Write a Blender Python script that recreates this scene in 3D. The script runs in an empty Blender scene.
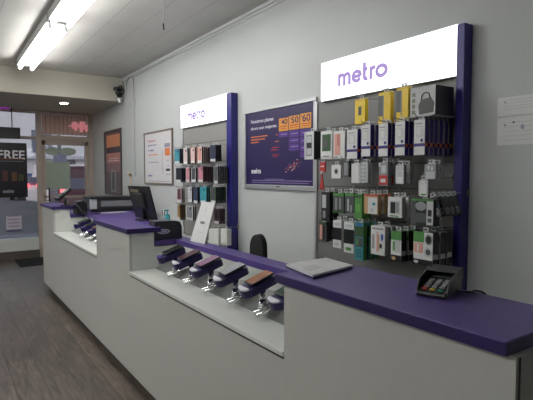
import bpy, math, random
from mathutils import Vector, Matrix
random.seed(7)
scene = bpy.context.scene
COL = scene.collection

# ------------------------------------------------------------ camera
FPX, W0, H0 = 475.0, 533, 400
CAMH = 1.5
YAW = math.atan((266.5+58)/FPX); PIT = math.atan(26/FPX)
cam_data = bpy.data.cameras.new('camera'); cam = bpy.data.objects.new('camera', cam_data); COL.objects.link(cam)
cam_data.sensor_width = 36; cam_data.lens = FPX/W0*36; cam_data.clip_end = 300
cam.location = (0, 0, CAMH)
cam.rotation_euler = (math.pi/2-PIT, 0, -YAW)
scene.camera = cam
FW = Vector((math.sin(YAW)*math.cos(PIT), math.cos(YAW)*math.cos(PIT), -math.sin(PIT)))
RT = Vector((math.cos(YAW), -math.sin(YAW), 0)); UP = RT.cross(FW)
def at(u, v, ax, val):
    """a point of the photograph carried to the plane  axis = val  in metres"""
    d = FW+RT*((u-266.5)/FPX)-UP*((v-200)/FPX)
    C = Vector((0, 0, CAMH)); t = (val-C[ax])/d[ax]
    return C+d*t

# ------------------------------------------------------------ materials
MT = {}
def mat(name, col, rough=.5, metal=0, spec=.5, noise=None, bump=None, emit=None, es=1, coat=0):
    if name in MT: return MT[name]
    m = bpy.data.materials.new(name); m.use_nodes = True; MT[name] = m
    nt = m.node_tree; b = nt.nodes['Principled BSDF']
    b.inputs['Base Color'].default_value = (*col, 1); b.inputs['Roughness'].default_value = rough
    b.inputs['Metallic'].default_value = metal; b.inputs['Specular IOR Level'].default_value = spec
    b.inputs['Coat Weight'].default_value = coat
    if emit:
        b.inputs['Emission Color'].default_value = (*emit, 1); b.inputs['Emission Strength'].default_value = es
    sc, am = noise or (6, .04)
    tc = nt.nodes.new('ShaderNodeTexCoord'); n = nt.nodes.new('ShaderNodeTexNoise')
    n.inputs['Scale'].default_value = sc; n.inputs['Detail'].default_value = 4
    nt.links.new(tc.outputs['Object'], n.inputs['Vector'])
    r = nt.nodes.new('ShaderNodeValToRGB'); r.color_ramp.elements[0].position = .3; r.color_ramp.elements[1].position = .7
    r.color_ramp.elements[0].color = (*[c*(1-am) for c in col], 1); r.color_ramp.elements[1].color = (*[min(1, c*(1+am)) for c in col], 1)
    nt.links.new(n.outputs['Fac'], r.inputs['Fac']); nt.links.new(r.outputs['Color'], b.inputs['Base Color'])
    if bump:
        bp = nt.nodes.new('ShaderNodeBump'); n2 = nt.nodes.new('ShaderNodeTexNoise'); n2.inputs['Scale'].default_value = bump[0]
        nt.links.new(tc.outputs['Object'], n2.inputs['Vector'])
        nt.links.new(n2.outputs['Fac'], bp.inputs['Height']); bp.inputs['Strength'].default_value = bump[1]; bp.inputs['Distance'].default_value = .01
        nt.links.new(bp.outputs['Normal'], b.inputs['Normal'])
    return m
def emis(name, col, s):
    if name in MT: return MT[name]
    m = bpy.data.materials.new(name); m.use_nodes = True; MT[name] = m
    nt = m.node_tree; nt.nodes.clear(); e = nt.nodes.new('ShaderNodeEmission'); o = nt.nodes.new('ShaderNodeOutputMaterial')
    e.inputs[0].default_value = (*col, 1); e.inputs[1].default_value = s; nt.links.new(e.outputs[0], o.inputs[0]); return m
def glass(name, tint=(1, 1, 1), refl=1.0):
    m = bpy.data.materials.new(name); m.use_nodes = True; MT[name] = m
    nt = m.node_tree; nt.nodes.clear(); o = nt.nodes.new('ShaderNodeOutputMaterial')
    t = nt.nodes.new('ShaderNodeBsdfTransparent'); g = nt.nodes.new('ShaderNodeBsdfGlossy'); x = nt.nodes.new('ShaderNodeMixShader'); f = nt.nodes.new('ShaderNodeFresnel')
    t.inputs[0].default_value = (*tint, 1); g.inputs['Roughness'].default_value = .02; g.inputs[0].default_value = (refl, refl, refl, 1); f.inputs[0].default_value = 1.5
    nt.links.new(f.outputs[0], x.inputs[0]); nt.links.new(t.outputs[0], x.inputs[1]); nt.links.new(g.outputs[0], x.inputs[2]); nt.links.new(x.outputs[0], o.inputs[0]); return m

WALL = mat('wall_paint', (.50, .52, .515), .55, noise=(1.2, .03), bump=(40, .05))
SOFF = mat('soffit_paint', (.50, .475, .40), .7, noise=(1, .03))
LAM = mat('grey_laminate', (.52, .515, .485), .42, noise=(25, .02))
LAMW = mat('white_laminate', (.66, .68, .64), .35, noise=(20, .02))
PUR = mat('purple_laminate', (.085, .050, .24), .36, noise=(14, .06), bump=(60, .04))
PURP = mat('purple_post', (.020, .017, .19), .35)
TOE = mat('toe_kick', (.03, .03, .03), .6)
BLK = mat('black_plastic', (.012, .013, .014), .35)
BLK2 = mat('soft_black', (.02, .022, .022), .7)
DGR = mat('dark_grey_plastic', (.07, .075, .08), .45)
GRY = mat('grey_plastic', (.28, .29, .30), .4)
LGR = mat('light_grey_plastic', (.5, .52, .53), .4)
WHT = mat('white_card', (.66, .67, .66), .5)
CHR = mat('chrome', (.75, .75, .76), .12, 1)
STL = mat('brushed_steel', (.21, .22, .215), .35, .1, noise=(30, .08))
ALU = mat('aluminium', (.52, .53, .54), .35, .7)
PPK = mat('pack_purple', (.045, .025, .20), .45)
ORG = mat('print_orange', (.72, .20, .045), .5)
YEL = mat('pack_yellow', (.80, .56, .02), .4)
RED = mat('print_red', (.50, .035, .03), .5)
ROSE = mat('rose_print', (.66, .33, .27), .5)
PINK = mat('pink_print', (.55, .22, .28), .5)
GRN = mat('pack_green', (.08, .26, .06), .5)
DGN = mat('dark_green', (.03, .09, .03), .5)
TEAL = mat('teal_print', (.04, .30, .36), .45)
GOLD = mat('gold_print', (.36, .22, .07), .45)
TAN = mat('tan_print', (.50, .33, .16), .55)
BLU = mat('blue_print', (.05, .12, .45), .4)
PALEG = mat('pale_green_paper', (.36, .43, .36), .7)
POSTER = mat('poster_purple', (.020, .011, .080), .35)
POSTL = mat('poster_violet', (.10, .045, .26), .3)
SIGNW = emis('sign_face', (.97, .96, 1.0), 2.2)
SIGNT = emis('sign_text', (.40, .30, .62), .78)
SIGNF = emis('sign_faint_text', (1.0, .90, .96), .72)
TUBE = emis('tube_light', (1.0, .99, .965), 24)
SPOTE = emis('downlight', (1.0, .93, .82), 30)
LEDP = emis('purple_led', (.30, .04, .38), .5)
TAIL = emis('tail_light', (1.0, .12, .14), 2.2)
HEADL = emis('white_lamp', (1, .93, .92), 2.5)
GLS = glass('clear_glass', (.88, .9, .92), .9)
BLIST = mat('blister_plastic', (.33, .34, .34), .12)

def plank_mat():
    m = bpy.data.materials.new('wood_planks'); m.use_nodes = True; nt = m.node_tree; b = nt.nodes['Principled BSDF']
    L = nt.links; tc = nt.nodes.new('ShaderNodeTexCoord'); mp = nt.nodes.new('ShaderNodeMapping'); mp.inputs['Rotation'].default_value = (0, 0, math.pi/2)
    L.new(tc.outputs['Object'], mp.inputs['Vector'])
    br = nt.nodes.new('ShaderNodeTexBrick'); L.new(mp.outputs[0], br.inputs['Vector'])
    br.offset = .37; br.inputs['Scale'].default_value = 1; br.inputs['Brick Width'].default_value = 1.25; br.inputs['Row Height'].default_value = .19
    br.inputs['Mortar Size'].default_value = .0022; br.inputs['Color1'].default_value = (.088, .070, .057, 1); br.inputs['Color2'].default_value = (.128, .102, .083, 1); br.inputs['Mortar'].default_value = (.022, .016, .012, 1)
    n = nt.nodes.new('ShaderNodeTexNoise'); mp2 = nt.nodes.new('ShaderNodeMapping'); mp2.inputs['Scale'].default_value = (9, 1.1, 1)
    L.new(tc.outputs['Object'], mp2.inputs[0]); L.new(mp2.outputs[0], n.inputs['Vector']); n.inputs['Scale'].default_value = 3; n.inputs['Detail'].default_value = 8; n.inputs['Distortion'].default_value = 1.2
    r = nt.nodes.new('ShaderNodeValToRGB'); r.color_ramp.elements[0].position = .3; r.color_ramp.elements[0].color = (.45, .45, .45, 1); r.color_ramp.elements[1].position = .72; r.color_ramp.elements[1].color = (1.5, 1.5, 1.5, 1)
    L.new(n.outputs['Fac'], r.inputs[0]); mx = nt.nodes.new('ShaderNodeMix'); mx.data_type = 'RGBA'; mx.blend_type = 'MULTIPLY'; mx.inputs[0].default_value = 1
    L.new(br.outputs['Color'], mx.inputs[6]); L.new(r.outputs[0], mx.inputs[7]); L.new(mx.outputs[2], b.inputs['Base Color'])
    r2 = nt.nodes.new('ShaderNodeMapRange'); r2.inputs[3].default_value = .28; r2.inputs[4].default_value = .5; L.new(n.outputs['Fac'], r2.inputs[0]); L.new(r2.outputs[0], b.inputs['Roughness'])
    bp = nt.nodes.new('ShaderNodeBump'); bp.inputs['Strength'].default_value = .25; bp.inputs['Distance'].default_value = .004; L.new(n.outputs['Fac'], bp.inputs['Height']); L.new(bp.outputs[0], b.inputs['Normal'])
    return m
def lines_mat(name, base, line, axis, period, width, rough=.6, off=0.0, bumpy=True):
    m = bpy.data.materials.new(name); m.use_nodes = True; nt = m.node_tree; b = nt.nodes['Principled BSDF']; L = nt.links
    tc = nt.nodes.new('ShaderNodeTexCoord'); sp = nt.nodes.new('ShaderNodeSeparateXYZ'); L.new(tc.outputs['Object'], sp.inputs[0])
    a = nt.nodes.new('ShaderNodeMath'); a.operation = 'ADD'; a.inputs[1].default_value = 100*period+off; L.new(sp.outputs[axis], a.inputs[0])
    mo = nt.nodes.new('ShaderNodeMath'); mo.operation = 'MODULO'; mo.inputs[1].default_value = period; L.new(a.outputs[0], mo.inputs[0])
    lt = nt.nodes.new('ShaderNodeMath'); lt.operation = 'LESS_THAN'; lt.inputs[1].default_value = width; L.new(mo.outputs[0], lt.inputs[0])
    n = nt.nodes.new('ShaderNodeTexNoise'); n.inputs['Scale'].default_value = 2; L.new(tc.outputs['Object'], n.inputs['Vector'])
    r = nt.nodes.new('ShaderNodeValToRGB'); r.color_ramp.elements[0].position = .3; r.color_ramp.elements[1].position = .7
    r.color_ramp.elements[0].color = (*[c*.95 for c in base], 1); r.color_ramp.elements[1].color = (*[c*1.05 for c in base], 1); L.new(n.outputs['Fac'], r.inputs[0])
    mx = nt.nodes.new('ShaderNodeMix'); mx.data_type = 'RGBA'; L.new(lt.outputs[0], mx.inputs[0]); L.new(r.outputs[0], mx.inputs[6]); mx.inputs[7].default_value = (*line, 1)
    L.new(mx.outputs[2], b.inputs['Base Color']); b.inputs['Roughness'].default_value = rough
    return m
WOOD = plank_mat()
CEIL = lines_mat('ceiling_panels', (.57, .56, .525), (.36, .35, .33), 0, .305, .006, .55, off=.12)
SLATG = mat('slat_grey', (.175, .175, .17), .45, noise=(3, .04))
SLATL = mat('slat_light', (.28, .275, .26), .45, noise=(3, .04))
SLOT = mat('slat_groove', (.05, .05, .05), .5)
ASPH = mat('asphalt', (.15, .145, .15), .8, noise=(3, .15))
PAVE = mat('pavement', (.27, .255, .27), .8, noise=(2, .1))
FACADE = mat('facade_paint', (.50, .50, .56), .8, noise=(.6, .06))
FACD = mat('facade_dark', (.05, .06, .12), .3)
FRAMEC = mat('door_frame', (.47, .39, .34), .5, noise=(8, .08))
TRANS = lines_mat('transom_slats', (.62, .42, .37), (.34, .22, .19), 0, .075, .012, .6)

# ------------------------------------------------------------ mesh building
class MB:
    def __init__(s): s.v = []; s.f = []; s.m = []; s.sm = []; s.mats = []
    def mi(s, m):
        if m not in s.mats: s.mats.append(m)
        return s.mats.index(m)
    def add(s, vs, fs, m, smooth=False):
        k = len(s.v); s.v += [Vector(v) for v in vs]; i = s.mi(m)
        for f in fs: s.f.append([a+k for a in f]); s.m.append(i); s.sm.append(smooth)
        return s
    def box(s, x0, x1, y0, y1, z0, z1, m):
        if x0 > x1: x0, x1 = x1, x0
        if y0 > y1: y0, y1 = y1, y0
        if z0 > z1: z0, z1 = z1, z0
        return s.add([(x, y, z) for z in (z0, z1) for y in (y0, y1) for x in (x0, x1)],
              [(0, 2, 3, 1), (4, 5, 7, 6), (0, 1, 5, 4), (2, 6, 7, 3), (0, 4, 6, 2), (1, 3, 7, 5)], m)
    def cyl(s, p0, p1, r0, m, r1=None, n=12):
        p0 = Vector(p0); p1 = Vector(p1); r1 = r0 if r1 is None else r1
        d = (p1-p0).normalized(); a = d.orthogonal().normalized(); b = d.cross(a)
        vs = []
        for p, r in ((p0, r0), (p1, r1)):
            for i in range(n):
                t = 2*math.pi*i/n; vs.append(p+a*math.cos(t)*r+b*math.sin(t)*r)
        s.add(vs, [(i, (i+1) % n, n+(i+1) % n, n+i) for i in range(n)], m, True)
        k = len(s.v)-2*n; i = s.mi(m)
        s.f.append([k+j for j in reversed(range(n))]); s.m.append(i); s.sm.append(False)
        s.f.append([k+n+j for j in range(n)]); s.m.append(i); s.sm.append(False)
        return s
    def tube(s, pts, r, m, n=8):
        pts = [Vector(p) for p in pts]
        for i in range(3):   # smooth the path
            if len(pts) > 2 and len(pts) < 60:
                q = [pts[0]]
                for a, b in zip(pts, pts[1:]): q += [a*.75+b*.25, a*.25+b*.75]
                pts = q+[pts[-1]]
        vs = []; up = Vector((.13, .21, 1)).normalized()
        for i, p in enumerate(pts):
            d = (pts[min(i+1, len(pts)-1)]-pts[max(i-1, 0)]).normalized()
            a = d.cross(up); a = a.normalized() if a.length > 1e-4 else d.orthogonal().normalized(); b = d.cross(a)
            for j in range(n):
                t = 2*math.pi*j/n; vs.append(p+a*math.cos(t)*r+b*math.sin(t)*r)
        fs = [(i*n+j, i*n+(j+1) % n, (i+1)*n+(j+1) % n, (i+1)*n+j) for i in range(len(pts)-1) for j in range(n)]
        fs += [tuple(range(n)), tuple((len(pts)-1)*n+j for j in reversed(range(n)))]
        return s.add(vs, fs, m, True)
    def prism(s, prof, ax, a, b, m, smooth=False):
        """2D profile in the two remaining axes (in x,y,z order), extruded on axis ax"""
        def mk(p, t): q = list(p); q.insert(ax, t); return q
        n = len(prof); vs = [mk(p, a) for p in prof]+[mk(p, b) for p in prof]
        s.add(vs, [(i, (i+1) % n, n+(i+1) % n, n+i) for i in range(n)], m, smooth)
        return s.add(vs, [tuple(reversed(range(n))), tuple(range(n, 2*n))], m)
    def ell(s, c, rx, ry, rz, m, nu=16, nv=10):
        vs = []; fs = []
        for j in range(nv+1):
            ph = math.pi*j/nv
            for i in range(nu):
                t = 2*math.pi*i/nu; vs.append((c[0]+rx*math.sin(ph)*math.cos(t), c[1]+ry*math.sin(ph)*math.sin(t), c[2]+rz*math.cos(ph)))
        for j in range(nv):
            for i in range(nu): fs.append((j*nu+i, (j+1)*nu+i, (j+1)*nu+(i+1) % nu, j*nu+(i+1) % nu))
        return s.add(vs, fs, m, True)
    def xf(s, M):
        s.v = [M @ v for v in s.v]; return s
    def build(s, name, parent=None, bevel=0, local=False, seg=2):
        me = bpy.data.meshes.new(name)
        off = Vector(parent.location) if (parent is not None and not local) else Vector((0, 0, 0))
        if parent is not None and not local and parent.parent is not None: off += Vector(parent.parent.location)
        me.from_pydata([tuple(v-off) for v in s.v], [], s.f)
        for m in s.mats: me.materials.append(m)
        for p, i, q in zip(me.polygons, s.m, s.sm): p.material_index = i; p.use_smooth = q
        import bmesh
        bm = bmesh.new(); bm.from_mesh(me); bmesh.ops.recalc_face_normals(bm, faces=bm.faces); bm.to_mesh(me); bm.free()
        o = bpy.data.objects.new(name, me); COL.objects.link(o)
        if parent is not None: o.parent = parent
        if bevel:
            b = o.modifiers.new('bevel', 'BEVEL'); b.width = bevel; b.segments = seg; b.limit_method = 'ANGLE'; b.angle_limit = math.radians(40)
        return o
def thing(name, label, cat, loc=(0, 0, 0), rz=0, group=None):
    o = bpy.data.objects.new(name, None); COL.objects.link(o); o.empty_display_size = .05
    o.location = loc; o.rotation_euler = (0, 0, rz); return tag(o, label, cat, group)
def tag(o, label, cat, group=None):
    o['label'] = label; o['category'] = cat
    if group: o['group'] = group
    return o
def struct(o): o['kind'] = 'structure'; return o
def bx(name, m, x0, x1, y0, y1, z0, z1, parent=None, bevel=0): return MB().box(x0, x1, y0, y1, z0, z1, m).build(name, parent, bevel)
def copy_tree(o, parent=None):
    c = o.copy(); COL.objects.link(c)
    if parent: c.parent = parent
    for ch in list(o.children): copy_tree(ch, c)
    return c
BASIS = {'-x': (Vector((0, -1, 0)), Vector((0, 0, 1)), Vector((-1, 0, 0))), '-y': (Vector((1, 0, 0)), Vector((0, 0, 1)), Vector((0, -1, 0)))}
def text(name, s, m, org, width, height, face, parent, thick=.0006, bold=.012):
    """raised lettering, lower left corner at org, scaled to width x height"""
    cu = bpy.data.curves.new(name, 'FONT'); cu.body = s; cu.size = 1; cu.offset = bold; cu.extrude = .5
    t = bpy.data.objects.new(name, cu); COL.objects.link(t); bpy.context.view_layer.update()
    me = bpy.data.meshes.new_from_object(t.evaluated_get(bpy.context.evaluated_depsgraph_get()))
    bpy.data.objects.remove(t); bpy.data.curves.remove(cu)
    xs = [v.co.x for v in me.vertices]; ys = [v.co.y for v in me.vertices]
    sx = width/(max(xs)-min(xs)); sy = height/(max(ys)-min(ys)); X, Y, Z = BASIS[face]
    pw = Vector(parent.location) if parent else Vector((0, 0, 0))
    if parent is not None and parent.parent is not None: pw += Vector(parent.parent.location)
    for v in me.vertices:
        v.co = Vector(org)-pw+X*((v.co.x-min(xs))*sx)+Y*((v.co.y-min(ys))*sy)+Z*((v.co.z+.5)*thick)
    me.materials.clear(); me.materials.append(m); me.name = name
    o = bpy.data.objects.new(name, me); COL.objects.link(o)
    if parent: o.parent = parent
    return o

def metro(name, m, org, width, height, face, parent, thick=.0015, sw=.30):
    """the word metro in heavy rounded strokes"""
    h = sw/2; L = []; x = h
    arc = lambda cx, cy, rx, ry, a0, a1, n=12: [(cx+rx*math.cos(math.radians(a0+(a1-a0)*k/n)), cy+ry*math.sin(math.radians(a0+(a1-a0)*k/n))) for k in range(n+1)]
    L.append([(x, 0), (x, 1)]); r = .27
    for k in range(2): L.append([(x, .55)]+arc(x+r, .60, r, .28, 180, 0)+[(x+2*r, 0)]); x += 2*r
    x += .36; rx = .38
    L.append(arc(x+rx, .5, rx, .38, 0, 320, 20)); L.append([(x, .5), (x+2*rx, .5)]); x += 2*rx+.38
    L.append([(x, 1.38), (x, .3)]+arc(x+.2, .3, .2, .18, 180, 290, 6)); L.append([(x-.17, .9), (x+.3, .9)]); x += .62
    L.append([(x, 0), (x, 1)]); L.append([(x, .5)]+arc(x+.3, .55, .3, .33, 180, 80, 6)); x += .55
    L.append(arc(x+.42, .5, .42, .38, 0, 360, 24)); W = x+.84+h
    X, Y, Z = BASIS[face]; pw = Vector(parent.location); mb = MB(); j = 0
    def P(q, t): return Vector(org)-pw+X*(q[0]*width/W)+Y*((q[1]+.0)*height/1.4)+Z*t
    for pth in L:
        for a, b in zip(pth, pth[1:]):
            j += 1; t = thick*(1+.002*(j % 7)); d = Vector((b[0]-a[0], b[1]-a[1])); d = d.normalized() if d.length > 1e-6 else Vector((1, 0)); e = d*(.06 if len(pth) > 2 else 0); nrm = Vector((-d.y, d.x))*h
            c = [Vector(a)-e+nrm, Vector(a)-e-nrm, Vector(b)+e-nrm, Vector(b)+e+nrm]
            mb.add([P(q, 0) for q in c]+[P(q, t) for q in c], [(0, 1, 2, 3), (7, 6, 5, 4), (0, 4, 5, 1), (1, 5, 6, 2), (2, 6, 7, 3), (3, 7, 4, 0)], m)
    return mb.build(name, parent, local=True)

# ------------------------------------------------------------ room shell
WX, SY, FY, CZ, SZ = 2.4, 7.52, 9.4, 3.0, 2.635
LX, BY = -2.6, -2.6
struct(bx('floor', WOOD, LX, WX+.1, BY, FY+.1, -.1, 0))
struct(bx('ceiling', CEIL, LX, WX+.1, BY, FY+.1, CZ, CZ+.1))
struct(bx('wall_right', WALL, WX, WX+.1, BY, FY+.1, 0, CZ))
struct(bx('wall_left', WALL, LX-.1, LX, BY, FY+.1, 0, CZ))
struct(bx('wall_back', WALL, LX-.1, WX+.1, BY-.1, BY, 0, CZ))
struct(bx('wall_soffit', SOFF, LX, WX, SY, FY+.1, SZ, CZ))
# moulding and pipe along the ceiling line
struct(MB().box(WX-.012, WX, BY, SY, CZ-.03, CZ, WALL).cyl((WX-.008, BY, CZ-.06), (WX-.008, SY, CZ-.06), .005, WALL).build('trim_1'))
struct(bx('baseboard_right', LGR, WX-.012, WX, BY, FY, 0, .1))

# ------------------------------------------------------------ storefront
f = MB()
XM0, XM1 = 1.42, 1.505          # the heavy mullion left of the door
f.box(LX, WX, FY-.03, FY+.07, SZ-.05, SZ, FRAMEC)
f.box(XM0, XM1, FY-.05, FY+.07, 0, SZ-.05, FRAMEC)
f.box(WX-.09, WX, FY-.05, FY+.07, 0, SZ-.05, FRAMEC)
f.box(XM1, WX-.09, FY-.04, FY+.07, 2.11, 2.2, FRAMEC)
struct(f.build('trim_2', bevel=.006))
struct(MB().box(LX, XM0, FY-.02, FY+.07, 2.12, 2.17, FRAMEC).box(LX, XM0, FY-.04, FY+.07, .12, .36, LAMW).box(LX, XM0, FY-.1, FY+.07, 0, .14, mat('kick_brown', (.10, .085, .07), .6)).build('trim_3', bevel=.004))
w = MB().box(LX, XM0, FY+.01, FY+.018, .36, 2.12, GLS).box(LX, XM0, FY+.01, FY+.018, 2.17, SZ-.05, GLS)
struct(w.build('window_1'))
struct(MB().box(XM1, WX-.09, FY+.01, FY+.018, 2.2, SZ-.05, GLS).build('window_2'))
d = thing('door_1', 'x', 'x', (XM1, FY, 0)); del d['label']; del d['category']; struct(d)
dm = MB()
dm.box(XM1, XM1+.06, FY-.02, FY+.03, .01, 2.11, FRAMEC).box(WX-.15, WX-.09, FY-.02, FY+.03, .01, 2.11, FRAMEC)
dm.box(XM1, WX-.09, FY-.02, FY+.03, 2.03, 2.11, FRAMEC).box(XM1, WX-.09, FY-.02, FY+.03, .01, .26, FRAMEC)
dm.box(XM1, WX-.09, FY-.02, FY+.03, 1.06, 1.1, FRAMEC).build('door_frame', d, .004)
bx('door_glass', GLS, XM1+.06, WX-.15, FY, FY+.008, .26, 2.03, d)
MB().cyl((XM1+.1, FY-.06, 1.0), (XM1+.1, FY-.06, 1.25), .012, BLK).cyl((XM1+.1, FY-.06, 1.02), (XM1+.06, FY-.01, 1.02), .008, BLK).cyl((XM1+.1, FY-.06, 1.23), (XM1+.06, FY-.01, 1.23), .008, BLK).build('door_handle', d)
# decals on the glass
t = thing('window_decal', 'pale green oval and rounded lettering decal at top of glass door', 'decal', (1.6, FY-.001, 1.9))
m_ = MB(); dec = PALEG
for cx, rx in ((1.685, .12), (1.95, .145)):
    pr = [(cx+rx*math.cos(a), 1.915+.075*math.sin(a)) for a in [2*math.pi*k/28 for k in range(28)]]
    m_.prism(pr, 1, FY-.004, FY-.001, dec)
m_.build('backing', t)
tag(bx('paper_sheet', PALEG, 1.56, 1.98, FY-.006, FY-.001, 1.22, 1.72), 'large pale green paper sheet taped to the glass door', 'paper')
def highlight_mb():
    mb = MB(); g = emis('pink_glow', (.85, .30, .34), .36); x = 1.97
    for k, (w_, z0, z1) in enumerate(((.05, .10, .12), (.035, .06, .18), (.05, .03, .19), (.03, .08, .16), (.055, .01, .2), (.03, .05, .2), (.04, .02, .15))):
        mb.box(x, x+w_, FY-.022, FY-.013, 2.28+z0, 2.28+z1, g); x += w_+.008
    return mb.box(1.97, x, FY-.018, FY-.0125, 2.385, 2.39, g)
# slatted blind behind transom, pink highlight painted over it as glowing strips
tag(bx('slatted_blind', TRANS, XM1+.01, WX-.1, FY-.012, FY, 2.22, SZ-.06), 'tan vertical slat blind in the transom above the glass door', 'blind')
tag(highlight_mb().build('transom_highlight'), 'pink highlight painted as glowing strips in the transom above the door', 'sign')

# FREE poster
p0 = at(-12, 142, 1, FY-.02); p1 = at(28, 197, 1, FY-.02)
X0, X1, Z1, Z0 = p0.x, p1.x, p0.z, p1.z
t = thing('window_poster', 'black FREE poster with orange glowing phones hung in left shop window', 'poster', ((X0+X1)/2, FY-.02, Z0))
bx('backing', mat('poster_black', (.012, .01, .016), .35), X0, X1, FY-.02, FY-.005, Z0, Z1, t)
H = Z1-Z0; Wd = X1-X0
q0 = at(-2, 159, 1, FY-.021); q1 = at(24.5, 147.5, 1, FY-.021)
text('lettering', 'FREE', mat('poster_white', (.8, .78, .84), .5), (q0.x, FY-.0205, q0.z), q1.x-q0.x, .155, '-y', t, bold=.02)
m_ = MB()
m_.box(X0+.06*Wd, X1-.1*Wd, FY-.022, FY-.02, Z0+.70*H, Z0+.715*H, mat('dull_orange', (.25, .07, .03), .5)).box(X0+.06*Wd, X1-.1*Wd, FY-.022, FY-.02, Z0+.66*H, Z0+.668*H, GRY)
m_.build('small_print', t)
m_ = MB(); 
for k, (a, c) in enumerate(((.10, ORG), (.34, RED), (.58, ORG), (.76, TEAL))):
    xx = X0+a*Wd; mm = mat('phone_glow_%s' % ['amber', 'rust', 'orange', 'olive'][k], [(.13, .045, .02), (.10, .03, .03), (.13, .06, .025), (.06, .07, .03)][k], .4)
    m_.box(xx, xx+.14*Wd, FY-.024, FY-.02, Z0+.30*H, Z0+(.52-.03*k)*H, mm)
m_.build('phone_picture', t)
q = at(3, 193, 1, FY-.021); q2 = at(14, 190.5, 1, FY-.021)
metro('wordmark', mat('poster_dimwhite', (.4, .38, .45), .5), (q.x, FY-.0205, q.z), q2.x-q.x, .06, '-y', t)
# notice lower on the same window
a = at(6, 216, 1, FY-.01); b = at(22, 229, 1, FY-.01)
t = thing('window_notice', 'small white paper notice low on the left shop window', 'notice', (a.x, FY-.01, b.z))
bx('sheet', mat('notice_paper', (.55, .52, .60), .6), a.x, b.x, FY-.006, FY-.001, b.z, a.z, t)
m_ = MB()
for k in range(4): m_.box(a.x+.03, b.x-.03, FY-.008, FY-.006, b.z+.05+.06*k, b.z+.065+.06*k, mat('notice_ink', (.28, .22, .32), .6))
m_.box(a.x, b.x, FY-.008, FY-.006, b.z-.04, b.z-.01, mat('notice_ink2', (.12, .1, .2), .6)); m_.build('printing', t)
# hanging screen (seen from behind) above the poster
a = at(-14, 126, 1, FY-.25); b = at(20.5, 139, 1, FY-.25)
t = thing('hanging_screen', 'black back of a wide screen hung high in shop window', 'screen', ((a.x+b.x)/2, FY-.25, b.z))
bx('casing', BLK, a.x, b.x, FY-.25, FY-.2, b.z, a.z, t, .006)
MB().cyl((a.x+.15, FY-.22, a.z), (a.x+.15, FY-.22, SZ), .008, BLK).cyl((b.x-.12, FY-.22, a.z), (b.x-.12, FY-.22, SZ), .008, BLK).build('hanger_rod', t)
tag(bx('light_strip', LEDP, -1.2, 1.0, FY-.16, FY-.06, SZ-.012, SZ-.0005), 'purple glowing light strip under the soffit above shop window', 'light')
tag(MB().box(1.0, 1.75, 8.5, 9.26, 0, .012, mat('mat_black', (.012, .012, .016), .9, noise=(80, .3))).build('door_mat', bevel=.004), 'black rectangular door mat on floor inside the entrance', 'mat')

# ------------------------------------------------------------ outside
struct(bx('sidewalk', PAVE, -14, 22, FY+.1, 13.6, -.2, -.04))
struct(bx('road', ASPH, -60, 80, 13.6, 60, -.3, -.15))
fb = thing('street_building', 'pale long building with dark windows across the street', 'building', (20, 42, 0))
bx('wall', FACADE, -25, 60, 42, 46, -.15, 9, fb)
for k in range(14):
    m_ = MB(); x = -20+5.2*k; m_.box(x, x+1.5, 41.95, 42, 3.2, 5.0, FACD).box(x+2.6, x+3.3, 41.95, 42, 1.0, 2.7, FACD); m_.build('window', fb)
bx('awning', mat('awning_grey', (.35, .36, .42), .6), -25, 60, 41.2, 42, 2.7, 2.95, fb)
def car(name, label, c, rz, body, L=4.6, Wc=1.85, Hc=1.75, tail=True):
    t = thing(name, label, 'car', c, rz)
    # x = length, nose at +x
    pr = [(-L/2, .35), (-L/2, .95), (-L/2+.15, 1.05), (-L/2+.45, Hc-.05), (-L/2+.8, Hc), (.35, Hc), (1.05, 1.08), (L/2-.15, .95), (L/2, .75), (L/2, .35)]
    MB().prism(pr, 1, -Wc/2, Wc/2, body).build('body', t, .08, local=True, seg=3)
    g = MB(); pg = [(-L/2+.55, 1.08), (-L/2+.75, Hc-.12), (.28, Hc-.12), (.85, 1.08)]
    g.prism(pg, 1, -Wc/2-.01, -Wc/2+.02, FACD).prism(pg, 1, Wc/2-.02, Wc/2+.01, FACD); g.build('side_window', t, local=True)
    MB().box(-L/2+.14, -L/2+.3, -.7, .7, 1.12, 1.5, FACD).build('rear_window', t, local=True)
    for sx in (-1, 1):
        for sy in (-1, 1):
            MB().cyl((sx*L*.31, sy*(Wc/2-.2), .34), (sx*L*.31, sy*(Wc/2+.01), .34), .34, BLK2, n=20).cyl((sx*L*.31, sy*(Wc/2-.1), .34), (sx*L*.31, sy*(Wc/2+.02), .34), .2, LGR, n=14).build('wheel', t, local=True)
    MB().box(-L/2-.02, -L/2+.05, -Wc/2+.05, -Wc/2+.33, 1.02, 1.2, TAIL).build('tail_light', t, local=True)
    MB().box(-L/2-.02, -L/2+.05, Wc/2-.33, Wc/2-.05, 1.02, 1.2, TAIL).build('tail_light', t, local=True)
    MB().box(L/2-.05, L/2+.02, -Wc/2+.1, -Wc/2+.4, .65, .8, HEADL).build('headlight', t, local=True)
    MB().box(L/2-.05, L/2+.02, Wc/2-.4, Wc/2-.1, .65, .8, HEADL).build('headlight', t, local=True)
    return t
c = at(72, 186, 1, 17)
car('parked_car', 'dark red car with glowing red lights seen through the glass door', (c.x+.75, 19.3, -.15), math.radians(84), mat('car_red', (.07, .022, .035), .3), Hc=1.95)
c = at(66, 186, 1, 24)
car('parked_car', 'pale van glimpsed left of the dark red car across the street', (c.x+.9, 25, -.15), math.radians(10), mat('car_white', (.85, .74, .76), .3), Hc=2.1)
c = at(32, 186, 1, 34)
car('parked_car', 'blue car seen between poster and window mullion', (c.x, 35, -.15), math.radians(75), mat('car_blue', (.05, .08, .2), .3), Hc=1.7)
t = thing('street_pole', 'grey street pole outside the glass door', 'pole', (at(60, 180, 1, 26).x, 26, -.15))
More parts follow.
